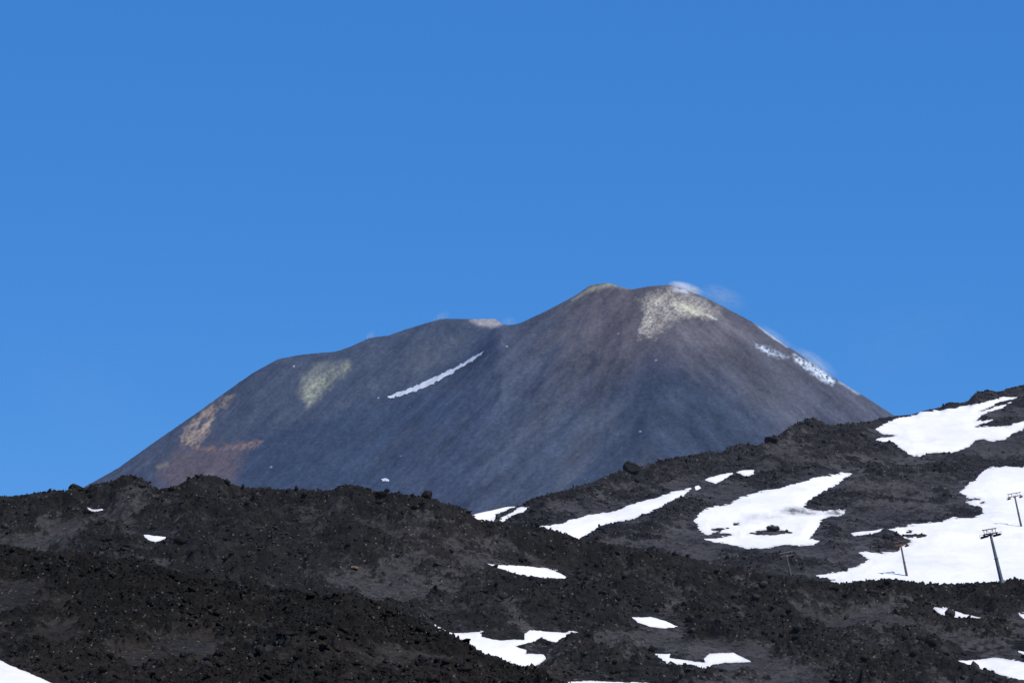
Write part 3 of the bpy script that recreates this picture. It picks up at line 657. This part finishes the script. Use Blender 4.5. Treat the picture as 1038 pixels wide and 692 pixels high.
def tower(loc, h, label, headmat, sheavemat, lean, yaw, r0, arm, wheels=4, mastmat=None):
    t = empty('lift_tower', loc); tag(t, label, 'lift tower', 'ski lift towers on the lava and snow')
    t.rotation_euler = (0, lean, 0)
    MB().tube((0,0,-1.6), (0,0,.35), r0*1.9, r0*1.7, 16).build('footing', M_CONC, t)
    m = MB().tube((0,0,.2), (0,0,h*.5), r0, r0*.82, 20).tube((0,0,h*.5), (0,0,h), r0*.80, r0*.58, 20)
    for zz in (.36, h*.5): m.tube((0,0,zz-.05), (0,0,zz+.05), r0*1.25, n=20)
    m.build('mast', mastmat or M_GREY, t)
    ld = MB(); ly = -r0-.18
    for sx in (-.2, .2): ld.tube((sx, ly, .8), (sx, ly+r0*.35, h-.3), .035, n=6)
    k = .9
    while k < h-.4: ld.tube((-.2, ly+r0*.35*k/h, k), (.2, ly+r0*.35*k/h, k), .022, n=5); k += .45
    ld.build('ladder', M_GREY, t)
    hd = empty('head_pivot', (0,0,0)); bpy.data.objects.remove(hd)
    cy, sy = math.cos(yaw), math.sin(yaw)
    def W(a, b, z): return (a*cy - b*sy, a*sy + b*cy, z)
    # crossarm: twin beams and head box
    c_ = MB(); c_.box((0,0,h+.1), (r0*1.7, r0*1.7, .6), yaw)
    for b in (-.22, .22): c_.box(W(0, b, h+.28), (arm*2, .16, .26), yaw)
    for a in np.linspace(-arm*.8, arm*.8, 5): c_.box(W(a, 0, h+.28), (.12, .40, .14), yaw)
    c_.build('crossarm', headmat, t, .015)
    g_ = MB()                                           # lifting gantry above the arm
    for a in (-arm*.86, -arm*.45, arm*.45, arm*.86): g_.tube(W(a, 0, h+.4), W(a, 0, h+1.35), .07, n=8)
    for b in (-.05,): g_.tube(W(-arm*1.05, 0, h+1.35), W(arm*1.05, 0, h+1.35), .12, n=8)
    g_.tube(W(-arm*.45, 0, h+1.3), W(0, 0, h+.35), .05, n=6); g_.tube(W(arm*.45, 0, h+1.3), W(0, 0, h+.35), .05, n=6)
    g_.build('lifting_frame', headmat, t)
    for s in (-1, 1):
        a = s*arm*.92
        sh = MB(); sh.box(W(a, 0, h-.12), (.14, 2.5, .22), yaw); sh.box(W(a, 0, h+.1), (.26, .3, .5), yaw)
        for e in (-1, 1): sh.box(W(a, e*.85, h-.28), (.2, .95, .14), yaw)
        so = sh.build('sheave_assembly', sheavemat, t, .012)
        for q in range(wheels):
            b = (q-(wheels-1)/2)*2.5/wheels
            MB().tube(W(a-.1, b, h-.33), W(a+.1, b, h-.33), .25, n=18).build('wheel', M_RUBBER, so)
        wk = MB(); wa = a + s*.28
        wk.box(W(wa, 0, h-.42), (.3, 2.5, .06), yaw); wk.tube(W(wa+s*.15, -1.25, h+.35), W(wa+s*.15, 1.25, h+.35), .035, n=6)
        for b in (-1.2, 0, 1.2): wk.tube(W(wa+s*.15, b, h-.42), W(wa+s*.15, b, h+.35), .03, n=6)
        wk.build('walkway', headmat, t)
    return t
TW = R(-12)
p, i, j = spot(B, 1016.5, 589.5, .8, 1.0)
tower(p, 11.4, 'tallest grey lift tower with a dark crosshead, on the lava edge before the largest snowfield', M_DARKM, M_DARKM, TW, R(38), .50, 2.35)
p, i, j = spot(C, 918, 586.5, -.1, .3); 
tower(p, 10.6, 'brown lift tower with a rusty orange head, at the left part of the largest snowfield', M_RUST, M_RUST, R(-10), R(20), .42, 2.2, 4, M_BROWN)
p, i, j = spot(C, 1034.5, 536.0, 0, .8)
tower(p, 11.4, 'grey brown lift tower standing highest, on the snow at the right edge', M_RUST, M_DARKM, R(-11), R(15), .40, 2.5, 4, M_BROWN)
p, i, j = spot(C, 801, 586.0, -.2, .3)
tower(p, 6.9, 'dull lift tower against dark rock, left of all the others, no snow behind it', metal_mat('dull_steel', (.10,.09,.08), (.17,.15,.13)), M_DARKM, R(-11), R(15), .40, 2.1, 4, M_BROWN)

# ------------------------------------------------------------------ steam
def steam(u, v, Y, size, rot, dens, label, seed):
    m, nt = newmat('steam')
    tc = nt.nodes.new('ShaderNodeTexCoord')
    mp = nt.nodes.new('ShaderNodeMapping'); mp.inputs['Scale'].default_value = (1.4, 1.4, 2.2); mp.inputs['Location'].default_value = (seed, seed*2, 0)
    L(nt, tc.outputs['Object'], mp.inputs[0])
    n = noise(nt, 2.3, 6, .68, mp.outputs[0]); n.inputs['Distortion'].default_value = .6
    ln = N(nt, 'ShaderNodeVectorMath', operation='LENGTH'); L(nt, tc.outputs['Object'], ln.inputs[0])
    fall = ramp(nt, ln.outputs['Value'], 0.15, .98, 1.0, 0.0)
    dn = ramp(nt, n.outputs[0], .40, .68, 0, dens)
    sxy = nt.nodes.new('ShaderNodeSeparateXYZ'); L(nt, tc.outputs['Object'], sxy.inputs[0])
    xf = ramp(nt, sxy.outputs[0], -.8, .9, 1.0, .12)        # thick at the vent, thin downwind
    m0 = N(nt, 'ShaderNodeMath', operation='MULTIPLY'); L(nt, dn, m0.inputs[0]); L(nt, fall, m0.inputs[1])
    ml = N(nt, 'ShaderNodeMath', operation='MULTIPLY'); L(nt, m0.outputs[0], ml.inputs[0]); L(nt, xf, ml.inputs[1])
    vs = nt.nodes.new('ShaderNodeVolumeScatter'); vs.inputs['Color'].default_value = (.86,.94,1,1); vs.inputs['Anisotropy'].default_value = -.45
    L(nt, ml.outputs[0], vs.inputs['Density'])
    o_ = nt.nodes.new('ShaderNodeOutputMaterial'); L(nt, vs.outputs[0], o_.inputs['Volume'])
    V_, F_ = IV, IF
    for _ in range(2): V_, F_ = subdiv(V_, F_)
    o = np_mesh('steam', V_, F_, m); o.location = px(u, v, Y); o.scale = [q/2 for q in size]; o.rotation_euler = (0, R(rot), 0)
    tag(o, label, 'steam', 'steam wisps on the volcano')
steam(697, 293.5, 5490, (84, 50, 28), 17, .50, 'bright white steam puff drifting right from the volcano summit', 1)
steam(736, 302, 5500, (110, 60, 50), 22, .05, 'faint steam veil fading into the sky right of the summit puff', 2)
steam(790, 344, 5470, (120, 50, 22), 35, .05, 'thin steam line hugging the upper right rim of the volcano', 3)
steam(828, 369, 5470, (120, 50, 36), 34, .12, 'white steam rising over the frosted ground on the lower right rim', 4)
steam(95, 405, 5800, (420, 200, 230), 30, .0010, 'barely visible pale haze low in the sky left of the volcano', 11)
steam(930, 335, 5600, (420, 200, 190), -25, .0012, 'barely visible steam haze in the sky beside the right flank', 9)
steam(376, 340, 5700, (30, 20, 20), -50, .14, 'tiny steam wisp on the left shoulder of the volcano', 5)
steam(448, 321, 5700, (46, 20, 24), -30, .12, 'small steam wisp over the lower crater rim, left of the pale crag', 6)
steam(517, 326, 5650, (40, 20, 26), -10, .10, 'thin steam wisp in the saddle between the two summits', 7)

# ------------------------------------------------------------------ light
AZ, EL = 131.0, 56.0
sv = np.array([math.cos(R(EL))*math.sin(R(AZ)), math.cos(R(EL))*math.cos(R(AZ)), math.sin(R(EL))])
sun = bpy.data.lights.new('sun', 'SUN'); sun.energy = 4.0; sun.angle = R(.53); sun.color = (1, .94, .85)
so = bpy.data.objects.new('sun', sun); COL.objects.link(so); so.location = (0, 0, 500)
from mathutils import Vector
so.rotation_euler = Vector(tuple(sv)).to_track_quat('Z', 'Y').to_euler()
w = bpy.data.worlds.new('World'); sc.world = w; w.use_nodes = True; nt = w.node_tree; nt.nodes.clear()
sky = nt.nodes.new('ShaderNodeTexSky'); sky.sky_type = 'NISHITA'; sky.sun_disc = False
sky.sun_elevation = R(EL); sky.sun_rotation = R(AZ); sky.altitude = 3500; sky.air_density = 1.0; sky.dust_density = 0.0; sky.ozone_density = 4.0
hs = nt.nodes.new('ShaderNodeHueSaturation'); hs.inputs['Saturation'].default_value = 1.3; hs.inputs['Hue'].default_value = .5
bg = nt.nodes.new('ShaderNodeBackground'); bg.inputs['Strength'].default_value = .12
L(nt, sky.outputs[0], hs.inputs['Color']); L(nt, mixc(nt, .62, hs.outputs[0], (.50,2.08,6.1)), bg.inputs[0])
ow = nt.nodes.new('ShaderNodeOutputWorld'); L(nt, bg.outputs[0], ow.inputs[0])
sc.cycles.volume_max_steps = 256; sc.cycles.volume_bounces = 6
sc.cycles.transparent_max_bounces = 16
